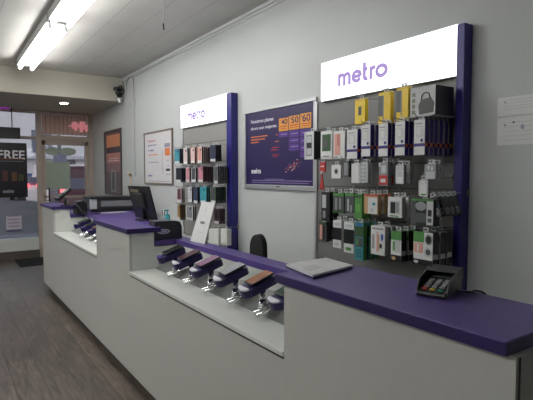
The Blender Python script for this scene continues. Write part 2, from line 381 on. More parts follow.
MB().cyl((t.location.x, 26, -.15), (t.location.x, 26, 5), .09, DGR).build('shaft', t); bx('sign_plate', FACD, t.location.x-.3, t.location.x+.3, 25.85, 25.9, 2.1, 2.7, t)

# ------------------------------------------------------------ counter
CX = 1.065
ct = thing('service_counter', 'long grey laminate counter with stepped purple tops and two recessed display bays', 'counter', (CX, .56, 0))
Y0, Y1, Y2, Y3, Y4, Y5 = .553, 1.44, 3.255, 4.11, 5.97, 6.73
# front panel with the two notches
pr = [(Y0, .09), (Y5, .09), (Y5, 1.085), (Y4, 1.085), (Y4, .80), (Y3, .80), (Y3, 1.085), (Y2, 1.085), (Y2, .80), (Y1, .80), (Y1, 1.085), (Y0, 1.085)]
def panel(prof, x0, x1, m):
    mb = MB()
    segs = [(Y0, Y1, 1.085), (Y1, Y2, .795), (Y2, Y3, 1.085), (Y3, Y4, .795), (Y4, Y5, 1.085)]
    for a, b, z in segs: mb.box(x0, x1, a, b, .09, z, m)
    return mb
fp = panel(None, CX, CX+.02, LAM).build('front_panel', ct)
bx('toe_kick', TOE, CX+.06, CX+.32, Y0+.03, Y5-.05, 0, .09, ct)
bx('end_panel', LAM, CX+.02, 1.38, Y0, Y0+.02, .09, 1.085, ct)
MB().box(CX+.012, CX+.018, Y0-.002, Y0, .09, 1.08, BLK).build('edge_seam', ct)
MB().box(CX+.02, 1.38, Y0+.02, Y1, .09, 1.085, LAMW).build('pedestal', ct)
MB().box(CX+.02, 1.246, Y2, Y3, .98, 1.085, LAMW).box(CX+.02, 1.42, Y2, Y3, .09, .98, LAMW).build('pedestal', ct)
MB().box(CX+.02, 1.246, Y4, Y5, .98, 1.085, LAMW).box(CX+.02, 1.42, Y4, Y5, .09, .98, LAMW).build('pedestal', ct)
bx('counter_top', PUR, CX-.022, 1.412, Y0+.012, Y1+.03, 1.085, 1.12, ct, .003)
bx('counter_top', PUR, CX-.022, 1.29, Y2-.025, Y3+.02, 1.085, 1.12, ct, .003)
bx('counter_top', PUR, CX-.022, 1.29, Y4-.025, Y5+.02, 1.085, 1.12, ct, .003)
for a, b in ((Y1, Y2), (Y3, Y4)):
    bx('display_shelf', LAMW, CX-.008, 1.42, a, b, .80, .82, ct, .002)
    bx('painted_lip_shade', BLK, CX-.001, CX+.001, a, b, .788, .80, ct)  # black strip painted in for the shade under the shelf lip
    MB().prism([(1.25, .821), (1.405, .895), (1.405, .821)], 1, a+.003, b-.003, STL).build('steel_tray', ct)
    bx('riser_panel', LAMW, 1.405, 1.42, a, b, .82, .985, ct)
    bx('base_cabinet', LAMW, CX+.02, 1.40, a, b, .09, .795, ct)
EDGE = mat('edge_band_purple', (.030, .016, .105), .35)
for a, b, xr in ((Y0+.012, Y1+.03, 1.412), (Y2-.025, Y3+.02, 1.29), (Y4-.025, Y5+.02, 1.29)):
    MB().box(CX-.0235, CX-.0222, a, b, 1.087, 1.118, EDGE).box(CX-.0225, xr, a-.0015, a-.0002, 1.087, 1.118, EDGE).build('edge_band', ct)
# low purple worktop behind
wt = MB()
wt.box(1.405, 1.525, Y1+.035, Y2-.01, .985, 1.02, PUR)
wt.box(1.25, 1.525, Y2-.01, Y3, .985, 1.02, PUR)
wt.box(1.41, 1.95, 4.45, Y4, .985, 1.02, PUR).box(1.41, 1.83, Y3+.06, 4.45, .985, 1.02, PUR).box(1.41, 1.525, Y3, Y3+.06, .985, 1.02, PUR)
wt.box(1.25, 2.3, Y4, Y5, .985, 1.02, PUR)
wtop = wt.build('worktop', ct, .002)
MB().box(1.46, 1.90, Y3+.12, Y5-.1, .0, .983, LAM).box(1.43, 1.50, Y2+.1, Y3+.12, .0, .983, LAM).build('desk_base', ct)

# ------------------------------------------------------------ demo phones
def demo_phone(loc, rz, label, screen, tip, tilt=20):
    t = thing('demo_phone', label, 'phone', loc, rz, 'demo phones on the counter shelves')
    M = Matrix.Translation((-.005, 0, .122)) @ Matrix.Rotation(math.radians(-tilt), 4, 'Y') @ Matrix.Diagonal((.94, 1.12, 1, 1))
    # cradle: length along +x from 0 to .19, front (low) end at 0
    pr = []
    for k in range(9):
        a = math.pi/2+math.pi*k/8; pr.append((.036+.036*math.cos(a), .046*math.sin(a)))
    pr = [(.185, .046)]+pr+[(.185, -.046), (.2, -.03), (.2, .03)]
    MB().prism(pr, 2, -.036, 0, mat('cradle_purple', (.014, .009, .075), .3)).xf(M).build('cradle', t, .004, local=True)
    pr2 = [(x*.8+.002 if x < .08 else .05, y*.9) for x, y in pr if x < .08]
    MB().prism(pr2, 2, .0, .008, tip).xf(M).build('front_bumper', t, .002, local=True)
    ph = MB().box(.055, .196, -.038, .038, .009, .017, BLK).xf(M).build('handset', t, .003, local=True)
    MB().box(.060, .191, -.034, .034, .0171, .0178, screen).xf(M).build('screen', ph, local=True)
    MB().cyl((.13, 0, .012), (.12, 0, .12), .018, CHR, n=16).cyl((.035, -.068, .025), (.20, -.062, .075), .010, CHR).cyl((.035, -.095, .02), (.20, -.089, .07), .010, CHR).build('support_rod', t, local=True)
    MB().cyl((.125, 0, .0), (.125, 0, .07), .034, CHR, .022, n=20).build('stand_foot', t, local=True)
    return t
SC = {k: mat('screen_'+k, c, .12) for k, c in dict(dark=(.02, .025, .02), plum=(.10, .03, .06), violet=(.32, .16, .30), silver=(.36, .38, .40), copper=(.36, .14, .07), green=(.03, .07, .05)).items()}
specs = [(2.93, 'dark', 'blackish screen, furthest phone in the near bay', 'p'), (2.68, 'plum', 'dark red-streaked screen in the near bay', 'w'), (2.42, 'violet', 'pinkish violet screen in the near bay', 'w'),
         (2.14, 'silver', 'silver grey screen in the near bay', 'w'), (1.88, 'copper', 'copper orange screen in the near bay', 'w'), (1.63, 'green', 'dark green screen, nearest to the raised right counter', 'w')]
TIPW = mat('tip_white', (.80, .80, .86), .15); TIPP = mat('tip_purple', (.10, .06, .25), .2)
for y, k, l, tp in specs:
    demo_phone((1.16, y+.035, .822), math.radians(-4), 'demo phone on purple cradle with '+l, SC[k], TIPW if tp == 'w' else TIPP)
for i, (y, k, l) in enumerate(((5.05, 'dark', 'middle of the three phones in the far bay'), (4.75, 'copper', 'nearest of the three phones in the far bay'), (5.35, 'green', 'furthest phone in the far bay'))):
    demo_phone((1.155, y, .822), math.radians(-4), 'dark demo phone on purple cradle, '+l, SC[k], TIPP)

# ------------------------------------------------------------ things on the near counter
# pin pad
t = thing('card_terminal', 'black card payment terminal with red yellow green keys on purple counter', 'terminal', (1.30, .925, 1.121), math.radians(15)); t.scale = (.9, .9, .82)
Mt = Matrix.Rotation(math.radians(0), 4, 'Z')
pr = [(-.085, 0), (.085, 0), (.085, .055), (.06, .062), (-.02, .040), (-.085, .018)]
MB().prism(pr, 1, -.048, .048, BLK).build('body', t, .006, local=True)
h = MB()
for s in (-1, 1): h.prism([(-.075, .018), (.08, .05), (.086, .092), (.04, .094), (-.055, .062)], 1, s*.052-.002, s*.052+.002, BLK)
h.prism([(.078, .05), (.084, .05), (.087, .094), (.005, .086), (.005, .081), (.08, .088)], 1, -.054, .054, BLK); h.build('privacy_shield', t, .002, local=True)
def topz(x): return .018+(x+.085)*(.022/.065) if x < -.02 else .040+(x+.02)*.275
def key(x, y, m): return MB().box(x-.006, x+.006, y-.009, y+.009, topz(x)-.002, topz(x)+.006, m)
for i, m in enumerate((RED, mat('key_yellow', (.6, .4, .05), .5), mat('key_green', (.02, .30, .17), .5))):
    key(-.064, (1-i)*.027, m).build('key', t, .002, local=True)
for r in range(4):
    for c_ in range(3): key(-.045+r*.017, (1-c_)*.027, GRY).build('key', t, .002, local=True)
MB().prism([(.028, .0545), (.062, .0632), (.062, .066), (.028, .058)], 1, -.036, .036, mat('lcd', (.10, .13, .11), .2)).build('screen', t, local=True)
tag(MB().tube([(1.33, .90, 1.128), (1.385, .855, 1.125), (1.40, .875, 1.127), (1.435, .845, 1.12), (1.45, .83, 1.05), (1.45, .83, .8)], .0035, BLK).build('cable'), 'short black cable trailing off the counter behind card terminal', 'cable')
# white tray of papers
zb = 1.121
P = [at(286, 265, 2, zb+.01), at(313, 276, 2, zb+.01), at(353, 266, 2, zb+.01), at(326, 258.5, 2, zb+.01)]
cc = sum(P, Vector())/4
t = thing('paper_stack', 'stack of clear plastic covered white papers on near purple counter end', 'papers', (cc.x, cc.y, zb))
def slab(P, k, z0, z1, m):
    c0 = sum(P, Vector())/4; q = [c0+(p-c0)*k for p in P]
    return MB().prism([(p.x, p.y) for p in q], 2, z0, z1, m)
slab(P, 1.0, zb, zb+.006, mat('folder_dark', (.05, .04, .1), .4)).build('folder', t, .001)
slab(P, 1.0, zb+.006, zb+.014, mat('paper_grey', (.72, .73, .73), .3, noise=(30, .10), bump=(25, .4))).build('sheets', t, .001)
slab([p+Vector((-.06, -.02, 0)) for p in P], .3, zb+.014, zb+.0155, WHT).build('label_sheet', t)

# ------------------------------------------------------------ things on the worktop
wz = 1.021
# box with oval badge
t = thing('label_printer', 'black box printer with white oval badge beside the raised middle counter', 'printer', (1.36, 3.37, wz))
MB().prism([(1.255, wz), (1.465, wz), (1.465, wz+.095), (1.45, wz+.125), (1.42, wz+.135), (1.255, wz+.138)], 1, 3.262, 3.38, mat('printer_black', (.02, .022, .028), .35)).build('body', t, .006)
a = at(163.5, 231.5, 1, 3.262)
m_ = MB().prism([(a.x+.048*math.cos(k*math.pi/12), a.z+.018*math.sin(k*math.pi/12)) for k in range(24)], 1, 3.257, 3.262, WHT)
m_.prism([(a.x+.036*math.cos(k*math.pi/12), a.z+.011*math.sin(k*math.pi/12)) for k in range(24)], 1, 3.255, 3.257, BLU)
for k in range(3): m_.box(a.x-.024+.017*k, a.x-.012+.017*k, 3.254, 3.255, a.z-.006, a.z+.006, WHT)
m_.build('badge', t)
# white leaning placard
A = [at(190, 243.5, 0, 1.46), at(207.5, 246, 0, 1.46), at(214.5, 206, 0, 1.56), at(199.5, 203.5, 0, 1.56)]
A = [Vector((1.455, 3.10, wz)), Vector((1.47, 2.905, wz)), Vector((1.56, 2.92, wz+.28)), Vector((1.545, 3.09, wz+.28))]
t = thing('placard', 'white leaning placard with small black lettering on the purple ledge', 'sign', (1.5, 3.0, wz))
def plc(P4, th, m):
    n = (P4[1]-P4[0]).cross(P4[3]-P4[0]).normalized(); n = n if n.x < 0 else -n
    b = [p-n*th for p in P4]; return MB().add(P4+b, [(0, 1, 2, 3), (7, 6, 5, 4), (0, 4, 5, 1), (1, 5, 6, 2), (2, 6, 7, 3), (3, 7, 4, 0)], m)
plc(A, .006, WHT).build('board', t)
def onp(u, v, lift=.001):
    p = (A[0]*(1-u)+A[1]*u)*(1-v)+(A[3]*(1-u)+A[2]*u)*v; n = (A[1]-A[0]).cross(A[3]-A[0]).normalized(); n = n if n.x < 0 else -n; return p+n*lift
m_ = MB()
for (u0, u1, v0, v1, mm) in ((.36, .44, .46, .52, BLK), (.47, .55, .46, .52, BLK), (.58, .66, .46, .52, BLK), (.45, .55, .78, .80, GRY), (.47, .53, .84, .86, GRY), (.3, .8, .25, .255, GRY)):
    m_.add([onp(u0, v0), onp(u1, v0), onp(u1, v1), onp(u0, v1)], [(0, 1, 2, 3)], mm)
m_.build('lettering', t)
MB().add([onp(.3, .0, -.008), onp(.7, 0, -.008), onp(.6, .8, -.008), onp(.4, .8, -.008), Vector((1.52, 2.96, wz)), Vector((1.52, 3.04, wz))], [(0, 1, 4, 5), (3, 2, 4, 5), (0, 3, 5), (1, 4, 2)], GRY).build('strut', t)
# monitor seen from behind
t = thing('monitor', 'black monitor seen from behind, leaning on its stand on worktop', 'monitor', (1.72, 4.62, wz), math.radians(0))
B0, B1 = at(134.5, 205, 1, 5.02), at(155.5, 205, 1, 4.58)
u_ = Vector((B1.x-B0.x, B1.y-B0.y, 0)); n_ = Vector((u_.y, -u_.x, 0)).normalized()
if n_.x > 0: n_ = -n_
lean = Vector((-n_.x, -n_.y, 0))*-.0
def mon(s0, s1, z0, z1, d0, d1, m):
    Bs = Vector((B0.x, B0.y, wz))
    def p(s, z, d): return Bs+u_*s+Vector((0, 0, z))+n_*(d-(z-.05)*-.26)
    return MB().add([p(s, z, d) for z in (z0, z1) for d in (d0, d1) for s in (s0, s1)], [(0, 2, 3, 1), (4, 5, 7, 6), (0, 1, 5, 4), (2, 6, 7, 3), (0, 4, 6, 2), (1, 3, 7, 5)], m)
mon(0, 1, .015, .355, -.02, 0, BLK).build('casing', t, .004)
mon(.03, .97, .07, .345, -.0215, -.0205, mat('screen_off', (.02, .02, .03), .1)).build('screen', t)
mon(.3, .7, .12, .28, 0, .03, BLK2).build('rear_housing', t, .01)
mon(.1, .5, .29, .32, 0, .004, mat('tan_label', (.20, .17, .12), .6)).build('rear_label', t)
mc = Vector((B0.x, B0.y, wz))+u_*.5
MB().cyl(mc+Vector((0, 0, .01)), mc+Vector((0, 0, .17))+n_*.03, .02, BLK).build('neck', t)
MB().cyl(mc, mc+Vector((0, 0, .012)), .10, BLK, n=24).build('foot', t)
# wide printer at far desk
t = thing('wide_printer', 'long black printer with grey front panel on far worktop', 'printer', (1.88, 6.3, wz))
MB().box(1.53, 2.2, 6.12, 6.5, wz, wz+.05, BLK).box(1.53, 2.2, 6.16, 6.5, wz+.05, wz+.165, DGR).box(1.51, 2.22, 6.1, 6.5, wz+.165, wz+.19, BLK).build('body', t, .006)
bx('front_panel', GRY, 1.66, 2.14, 6.152, 6.16, wz+.065, wz+.14, t, .003)
bx('side_cap', LGR, 1.52, 1.60, 6.11, 6.16, wz+.04, wz+.165, t, .005)
t = thing('loose_papers', 'loose white papers lying before the long black printer', 'papers', (1.75, 5.93, wz))
for k in range(3):
    MB().box(-.105, .105, -.06, .06, .0012*k, .0012*k+.001, WHT).xf(Matrix.Translation((.06*k-.05, .012*k, 0)) @ Matrix.Rotation(.2*k, 4, 'Z')).build('sheet', t, local=True)
# pump bottle
t = thing('pump_bottle', 'small blue pump bottle behind black box printer', 'bottle', (1.76, 4.25, wz))
MB().cyl((0, 0, 0), (0, 0, .085), .026, TEAL, n=18).cyl((0, 0, .085), (0, 0, .10), .026, TEAL, .012, n=18).build('bottle_body', t, local=True)
MB().cyl((0, 0, .10), (0, 0, .135), .006, TEAL).box(-.03, .012, -.008, .008, .13, .142, TEAL).build('pump_head', t, local=True)
t = thing('desk_cup', 'pale cup with pens beside the monitor', 'cup', (1.79, 4.40, wz))
MB().cyl((0, 0, 0), (0, 0, .07), .025, GRY, .03, n=18).build('cup_body', t, local=True)
for k, mm in enumerate((BLK, WHT, BLK)):
    MB().cyl((.006*k-.006, .004, .01), (.012*k-.014, .012, .13), .004, mm, n=8).build('pen', t, local=True)
# card reader on a stand at the end block
t = thing('payment_stand', 'black card reader on swivel stand at far counter end', 'terminal', (1.36, 5.90, wz+.1), math.radians(15))
t.location = (1.20, 6.0, 1.121)
MB().cyl((0, 0, 0), (0, 0, .015), .05, BLK, n=20).build('foot', t, local=True)
MB().cyl((0, 0, .015), (.01, 0, .09), .012, BLK).build('stem', t, local=True)
Mr = Matrix.Translation((-.02, 0, .14)) @ Matrix.Rotation(math.radians(-40), 4, 'Y')
MB().box(-.10, .10, -.05, .05, -.018, .012, BLK).box(-.10, -.02, -.058, .058, -.014, .02, BLK).xf(Mr).build('reader_body', t, .006, local=True)
MB().box(.01, .08, -.036, .036, .0125, .014, GRY).xf(Mr).build('screen', t, local=True)
k_ = MB()
for r in range(4):
    for c_ in range(3): k_.box(-.085+.02*r, -.072+.02*r, -.033+.025*c_, -.017+.025*c_, .020, .024, GRY)
k_.xf(Mr).build('keypad', t, local=True)
tag(MB().tube([(1.22, 5.93, 1.13), (1.27, 5.86, 1.135), (1.31, 5.8, 1.13), (1.33, 5.78, 1.06), (1.4, 5.75, 1.03), (1.55, 5.8, 1.027)], .006, BLK).build('cable'), 'black cord looping down from card reader at far counter end', 'cable')
t = thing('receipt_printer', 'small black receipt printer standing beside the far card reader', 'printer', (1.36, 5.95, wz))
MB().prism([(1.30, wz), (1.42, wz), (1.42, wz+.13), (1.38, wz+.16), (1.30, wz+.15)], 1, 5.86, 6.04, BLK).build('body', t, .006)
bx('paper_slot', LGR, 1.32, 1.37, 5.90, 6.0, wz+.152, wz+.156, t)
# office chair behind
t = thing('office_chair', 'black rounded office chair back showing above the purple ledge', 'chair', (1.85, 2.62, 0), math.radians(200))
pr = []
for k in range(17):
    a = math.pi*k/16; pr.append((.095*math.cos(a)*1.0, .99+.085*math.sin(a)))
pr = [(.115, .60)]+pr+[(-.115, .60)]
pr = [(p[0]*.55, p[1]+.035) for p in pr]
MB().prism(pr, 0, .15, .20, BLK2).build('backrest', t, .015, local=True)
MB().box(-.22, .2, -.22, .22, .44, .52, BLK2).build('seat', t, .03, local=True, seg=3)
MB().tube([(.1, 0, .42), (.24, 0, .45), (.23, 0, .7)], .015, BLK).build('back_bracket', t, local=True)
MB().cyl((0, 0, .1), (0, 0, .44), .025, DGR).build('gas_column', t, local=True)
for k in range(5):
    a = k*2*math.pi/5; e = Vector((.26*math.cos(a), .26*math.sin(a), .07))
    lg = MB().cyl((0, 0, .11), e, .022, BLK, .014).build('leg', t, local=True)
    MB().cyl(e+Vector((-.012, 0, -.04)), e+Vector((.012, 0, -.04)), .028, BLK, n=14).build('caster', lg, local=True)

# ------------------------------------------------------------ wall display units
def display_unit(name, label, y0, y1, post0, slat, zlow, rows, ztop):
    t = thing(name, label, 'display', (WX, y0, 0))
    xs = WX-.012
    m_ = MB().box(xs, WX-.001, y0, y1, zlow, 2.05, SLOT)
    h_ = (2.05-zlow)/rows
    for k in range(rows): m_.box(xs-.008, xs, y0, y1, zlow+k*h_+.006, zlow+(k+1)*h_, slat)
    m_.build('slatwall_panel', t)
    bx('purple_post', PURP, WX-.075, WX-.001, post0, y0, 0, ztop, t, .004)
    bx('edge_strip', ALU, WX-.03, WX-.001, y1, y1+.025, zlow, 2.05, t)
    return t
def sign(y0, y1, z0, z1, label, ty0, ty1, tz0, tz1):
    x = WX-.055
    t = thing('lightbox_sign', label, 'sign', (WX, y0, z0))
    bx('sign_housing', LGR, x+.003, WX-.001, y0+.001, y1, z0, z1, t, .002)
    bx('light_panel', SIGNW, x, x+.003, y0+.004, y1-.004, z0+.004, z1-.004, t)
    metro('wordmark', SIGNT, (x, ty0, tz0), ty0-ty1, tz1-tz0, '-x', t)
    a = ty1-.10*(ty0-ty1); text('faint_wordmark', 'by T-Mobile', SIGNF, (x, a, tz0+.01), (ty0-ty1)*.95, (tz1-tz0)*.62, '-x', t, bold=0, thick=.001)
XS = WX-.055
def yz(u, v, x): p = at(u, v, 0, x); return p.y, p.z
a = yz(321, 63.6, XS); b = yz(459.3, 22.5, XS); c = yz(321, 102, XS); z1_ = (a[1]+b[1])/2
print('sign2', a, b, c, yz(459.3, 75.6, XS))
l0 = yz(338, 86.5, XS); l1 = yz(388, 64, XS)
PY = b[0]
sign(b[0]+.002, a[0], c[1], z1_, 'large glowing white metro sign above the near accessory wall', l0[0], l1[0], l0[1], l0[1]+.118)
a1 = yz(180.7, 106, XS); b1 = yz(228, 92.6, XS); c1 = yz(180.7, 128.6, XS)
print('sign1', a1, b1, c1)
l0 = yz(187.5, 121, XS); l1 = yz(205, 109.5, XS)
sign(b1[0]+.002, a1[0], c1[1], (a1[1]+b1[1])/2, 'smaller far glowing white metro sign above phone case wall', l0[0], l1[0], l0[1], l0[1]+.115)
display_unit('slatwall_display', 'near grey slatwall display with purple post full of accessories', PY, yz(318, 120, WX-.02)[0], 1.53, SLATG, .12, 9, at(466, 22, 0, WX-.075).z)
display_unit('slatwall_display', 'far grey slatwall display with purple post holding phone cases', b1[0], a1[0], at(238, 110, 0, WX).y, SLATL, .79, 6, at(232, 92, 0, WX-.075).z)
tag(MB().box(2.02, 2.375, b1[0]+.02, a1[0]+.5, 0, .76, LAMW).box(2.0, 2.375, b1[0], a1[0]+.5, .76, .785, WHT).build('low_cabinet', bevel=.003), 'low white cabinet against the wall below far slatwall', 'cabinet')

# ------------------------------------------------------------ merchandise
ORD = ['front', 'second', 'third', 'fourth', 'fifth', 'sixth', 'seventh']
def pack(name, cat, desc, group, u0, u1, v0, v1, xf, n, dep, step, body, art, band=None, hook=True, lean=0, tab=True, where='near accessory wall', hookz=None, side=None):
    """a stack of n hanging packs; front pack covers the given patch of the picture at x = xf; art: (a0,a1,b0,b1,mat[,shape])"""
    um = (u0+u1)/2
    yl, yr = at(u0, (v0+v1)/2, 0, xf).y, at(u1, (v0+v1)/2, 0, xf).y
    zt, zb_ = at(um, v0, 0, xf).z, at(um, v1, 0, xf).z
    w = yl-yr; h = zt-zb_; yc = (yl+yr)/2
    t = thing(name, desc+(', frontmost' if n > 1 else ''), cat, (xf, yc, zb_), 0, group)
    m_ = MB(); m_.box(0, dep, -w/2, w/2, 0, h, body)
    if band:
        b0, b1, bm_ = band; m_.box(.002, dep-.002, -w/2-.0008, -w/2, b0*h, b1*h, bm_)
    m_.build('box', t, min(.003, dep*.2), local=True)
    g = MB(); g.box(-.001, 0, -w/2+.001, w/2-.001, .001, h-.001, art[0])
    k = 0
    for q in art[1:]:
        a0, a1, b0, b1, mm = q[:5]; k += 1; xk = -.001-.0006*k
        yA, yB = w/2-a0*w, w/2-a1*w
        if len(q) > 5:
            cy, cz, ry, rz_ = (yA+yB)/2, (b0+b1)/2*h, abs(yA-yB)/2, (b1-b0)*h/2
            g.prism([(cy+ry*math.cos(j*math.pi/10), cz+rz_*math.sin(j*math.pi/10)) for j in range(20)], 0, xk, xk+.0006, mm)
        else: g.box(xk, xk+.0006, yA, yB, b0*h, b1*h, mm)
    g.build('front_card', t, local=True)
    if tab:
        x = dep/2; T = MB()
        T.box(x-.001, x+.001, -.018, .018, h, h+.006, LGR).box(x-.001, x+.001, -.018, -.006, h+.006, h+.018, LGR).box(x-.001, x+.001, .006, .018, h+.006, h+.018, LGR).box(x-.001, x+.001, -.018, .018, h+.018, h+.024, LGR).build('hang_tab', t, local=True)
    if lean: t.rotation_euler = (lean, 0, 0)
    for i in range(1, n):
        c_ = copy_tree(t); c_.location = (xf+step*i, yc+random.uniform(-.002, .002), zb_+random.uniform(-.002, .002)); c_['label'] = desc+', '+ORD[i]+' from front'
    if hook:
        zh = zt+.012
        hk = thing('display_hook', 'metal hook holding '+desc, 'hook', (WX-.02, yc, zh), 0, 'metal hooks on the '+where)
        MB().tube([(WX-.021, yc, zh), (xf-.02, yc, zh), (xf-.035, yc, zh+.004), (xf-.04, yc, zh+.018)], .0022, STL, n=6).build('rod', hk)
        MB().box(WX-.026, WX-.0205, yc-.012, yc+.012, zh-.015, zh+.02, STL).build('mount_plate', hk)
    return t
CH = lambda: [WHT, (0, 1, .24, .33, PPK), (.2, .75, .52, .82, LGR), (.26, .69, .55, .79, WHT), (.62, .85, .36, .46, PPK, 1), (.15, .75, .87, .9, GRY)]
GP = 'hanging packs on the near accessory wall'
XF = 2.13
def P2(name, cat, desc, u0, u1, v0, v1, n, dep, step, body, art, xf=XF, **k): return pack(name, cat, desc, GP, u0, u1, v0, v1, xf, n, dep, step, body, art, **k)
# top row: yellow packs
P2('accessory_pack', 'package', 'yellow pack with black mark, leftmost of the three yellow packs', 355, 365, 99, 124, 1, .03, .035, YEL, [YEL, (.35, .65, .35, .7, BLK), (.1, .9, .9, .98, mat('pack_amber', (.7, .4, .02), .4))], xf=2.2)
for (u, v0, v1, l) in ((378.5, 92, 124, 'yellow pack with dark side, middle of the three yellow packs'), (396.5, 87, 120, 'yellow pack with dark side, rightmost of the three yellow packs')):
    t_ = P2('accessory_pack', 'package', l, u, u+12, v0, v1, 1, .03, .035, YEL, [YEL, (0, .38, .25, .9, DGR), (.38, .46, .1, .9, GRY), (.05, .95, .0, .13, YEL)], xf=2.18)
# row 1
R1 = [(304.5, 314, 131.5, 159.5, 'black phone case box with white window at left wall edge', BLK, [WHT, (.0, .2, .0, 1, LGR), (.22, .80, .12, .88, GRY), (.28, .74, .18, .82, LGR), (.25, .78, .40, .60, BLK)], 1, .06, .1, None),
      (321, 332, 131, 159, 'white case box with dark tilted phone picture', WHT, [WHT, (.12, .9, .28, .88, DGN), (.2, .6, .4, .7, DGR), (.2, .8, .06, .12, GRY)], 2, .035, .045, None),
      (333.5, 345, 131, 158.5, 'white case box with rose pink phone picture', WHT, [WHT, (.1, .62, .12, .9, ROSE), (.32, .55, .45, .88, mat('rose_dark', (.5, .2, .16), .4)), (.1, .4, .02, .08, GRY)], 2, .035, .045, None),
      (347, 357.5, 129.5, 159, 'white and purple charger pack right of rose case box', PPK, CH(), 2, .028, .05, 1),
      (361.5, 370.5, 125, 156.5, 'white and purple charger pack, second charger hook from left', PPK, CH(), 3, .028, .045, 1),
      (378.5, 388, 123.5, 156.5, 'white and purple charger pack, third charger hook from left', PPK, CH(), 3, .024, .034, 1),
      (395, 405, 121.5, 155.5, 'white and purple charger pack, fourth charger hook from left', PPK, CH(), 3, .028, .036, 1),
      (414, 425, 119.5, 155, 'white and purple charger pack, hook nearest the purple post', PPK, CH(), 6, .027, .042, 1)]
for u0, u1, v0, v1, d_, body, art, n, dep, step, bd in R1:
    P2('phone_case_box' if 'case' in d_ else 'charger_pack', 'package', d_, u0, u1, v0, v1, n, dep, step, body, art, band=(.24, .34, ORG) if bd else None)
# speaker box on a shelf
ya, yb = at(410.5, 100, 0, 2.16).y, at(435.5, 100, 0, 2.16).y; za, zb2 = at(436.5, 84, 0, 2.16).z, at(436.5, 114, 0, 2.16).z
t = thing('speaker_box', 'boxed speaker with white front and black side beside purple post', 'package', (2.16, (ya+yb)/2, zb2))
MB().box(2.16, 2.318, yb, ya, zb2, za, mat('box_black', (.025, .027, .032), .4)).build('carton', t, .002)
g = MB().box(2.159, 2.16, yb, ya, zb2, za, mat('box_silver', (.45, .46, .46), .4)); hh = za-zb2; ww = ya-yb
g.prism([(yb+.08*ww, zb2+.08*hh), (yb+.62*ww, zb2+.05*hh), (yb+.66*ww, zb2+.36*hh), (yb+.55*ww, zb2+.55*hh), (yb+.18*ww, zb2+.6*hh), (yb+.04*ww, zb2+.4*hh)], 0, 2.1575, 2.159, BLK)
g.tube([(2.1575, yb+.2*ww, zb2+.58*hh), (2.1575, yb+.26*ww, zb2+.78*hh), (2.1575, yb+.5*ww, zb2+.76*hh), (2.1575, yb+.55*ww, zb2+.55*hh)], .003, BLK)
for k in range(4): g.box(2.158, 2.159, ya-.2*ww, ya-.08*ww, zb2+(.08+.2*k)*hh, zb2+(.22+.2*k)*hh, mat('box_olive', (.16, .17, .10), .4))
g.build('front_print', t)
tag(MB().box(2.14, WX-.021, 1.586, ya+.02, zb2-.008, zb2-.001, BLIST).build('wall_shelf', bevel=.001), 'thin clear shelf holding the boxed speaker', 'shelf')
# row 2
P2('lanyard', 'lanyard', 'red hanging strap at the left edge of near accessory wall', 320, 325, 162, 172, 1, .01, .02, RED, [RED, (.2, .8, .5, .62, WHT)], xf=2.14)
t = thing('keychain_tassel', 'red ribbon tassel hanging below the red strap', 'tassel', (2.14, at(322, 180, 0, 2.14).y, at(322, 190, 0, 2.14).z))
y_ = t.location.y; zz = t.location.z; tm = MB()
for k in range(5): tm.tube([(2.14, y_, zz+.12), (2.14, y_-.006+.003*k, zz+.07), (2.14, y_-.02+.01*k, zz+.01*(k % 2))], .0045, RED)
tm.build('ribbon', t); MB().cyl((2.14, y_, zz+.11), (2.14, y_, zz+.13), .009, WHT).build('clasp', t)
R2 = [(331.5, 341, 165, 178.5, 'small white card with a round black lens', WHT, [WHT, (.3, .72, .3, .75, GRY, 1), (.38, .64, .4, .66, BLK, 1)], 1, .012, .02, BLIST),
      (343, 349, 161, 177, 'dark slim blister pack left of the white stickers card', DGR, [DGR, (.2, .8, .1, .9, GRY)], 2, .02, .04, None),
      (351.5, 360, 163.5, 183, 'plain white card pack on the second row', WHT, [WHT, (.85, .95, .05, .95, LGR)], 2, .01, .03, None),
      (360.5, 368, 163, 182.5, 'grey pack printed with rows of dots', LGR, [LGR]+[(.12+.4*a_, .32+.4*a_, .08+.19*b_, .17+.19*b_, GRY, 1) for a_ in range(2) for b_ in range(5)], 2, .012, .03, None),
      (379, 388, 162, 186, 'red and grey small cable pack', GRY, [GRY, (.05, .95, .05, .45, RED), (.2, .75, .15, .3, WHT), (.3, .8, .55, .85, LGR), (.0, .2, .8, .98, WHT)], 3, .03, .05, None),
      (395.5, 404, 165, 184, 'white blister card with printed grey lines', BLIST, [LGR, (.15, .9, .05, .7, WHT), (.25, .8, .4, .45, GRY), (.25, .8, .52, .57, GRY), (.25, .8, .62, .66, GRY)], 2, .02, .05, None),
      (424.5, 436, 164, 179, 'clear blister with grey earphone card', BLIST, [GRY, (.12, .9, .0, .5, LGR), (.3, .45, .6, .9, WHT, 1), (.6, .75, .55, .85, WHT, 1)], 2, .02, .05, None),
      (418.5, 428, 180, 197, 'white paper tag bag below the clear blister', BLIST, [LGR, (.15, .85, .05, .75, WHT), (.3, .7, .8, .98, WHT), (.3, .8, .1, .2, GRN)], 1, .015, .03, None)]
for u0, u1, v0, v1, d_, body, art, n, dep, step, _ in R2: P2('accessory_pack', 'package', d_, u0, u1, v0, v1, n, dep, step, body, art)
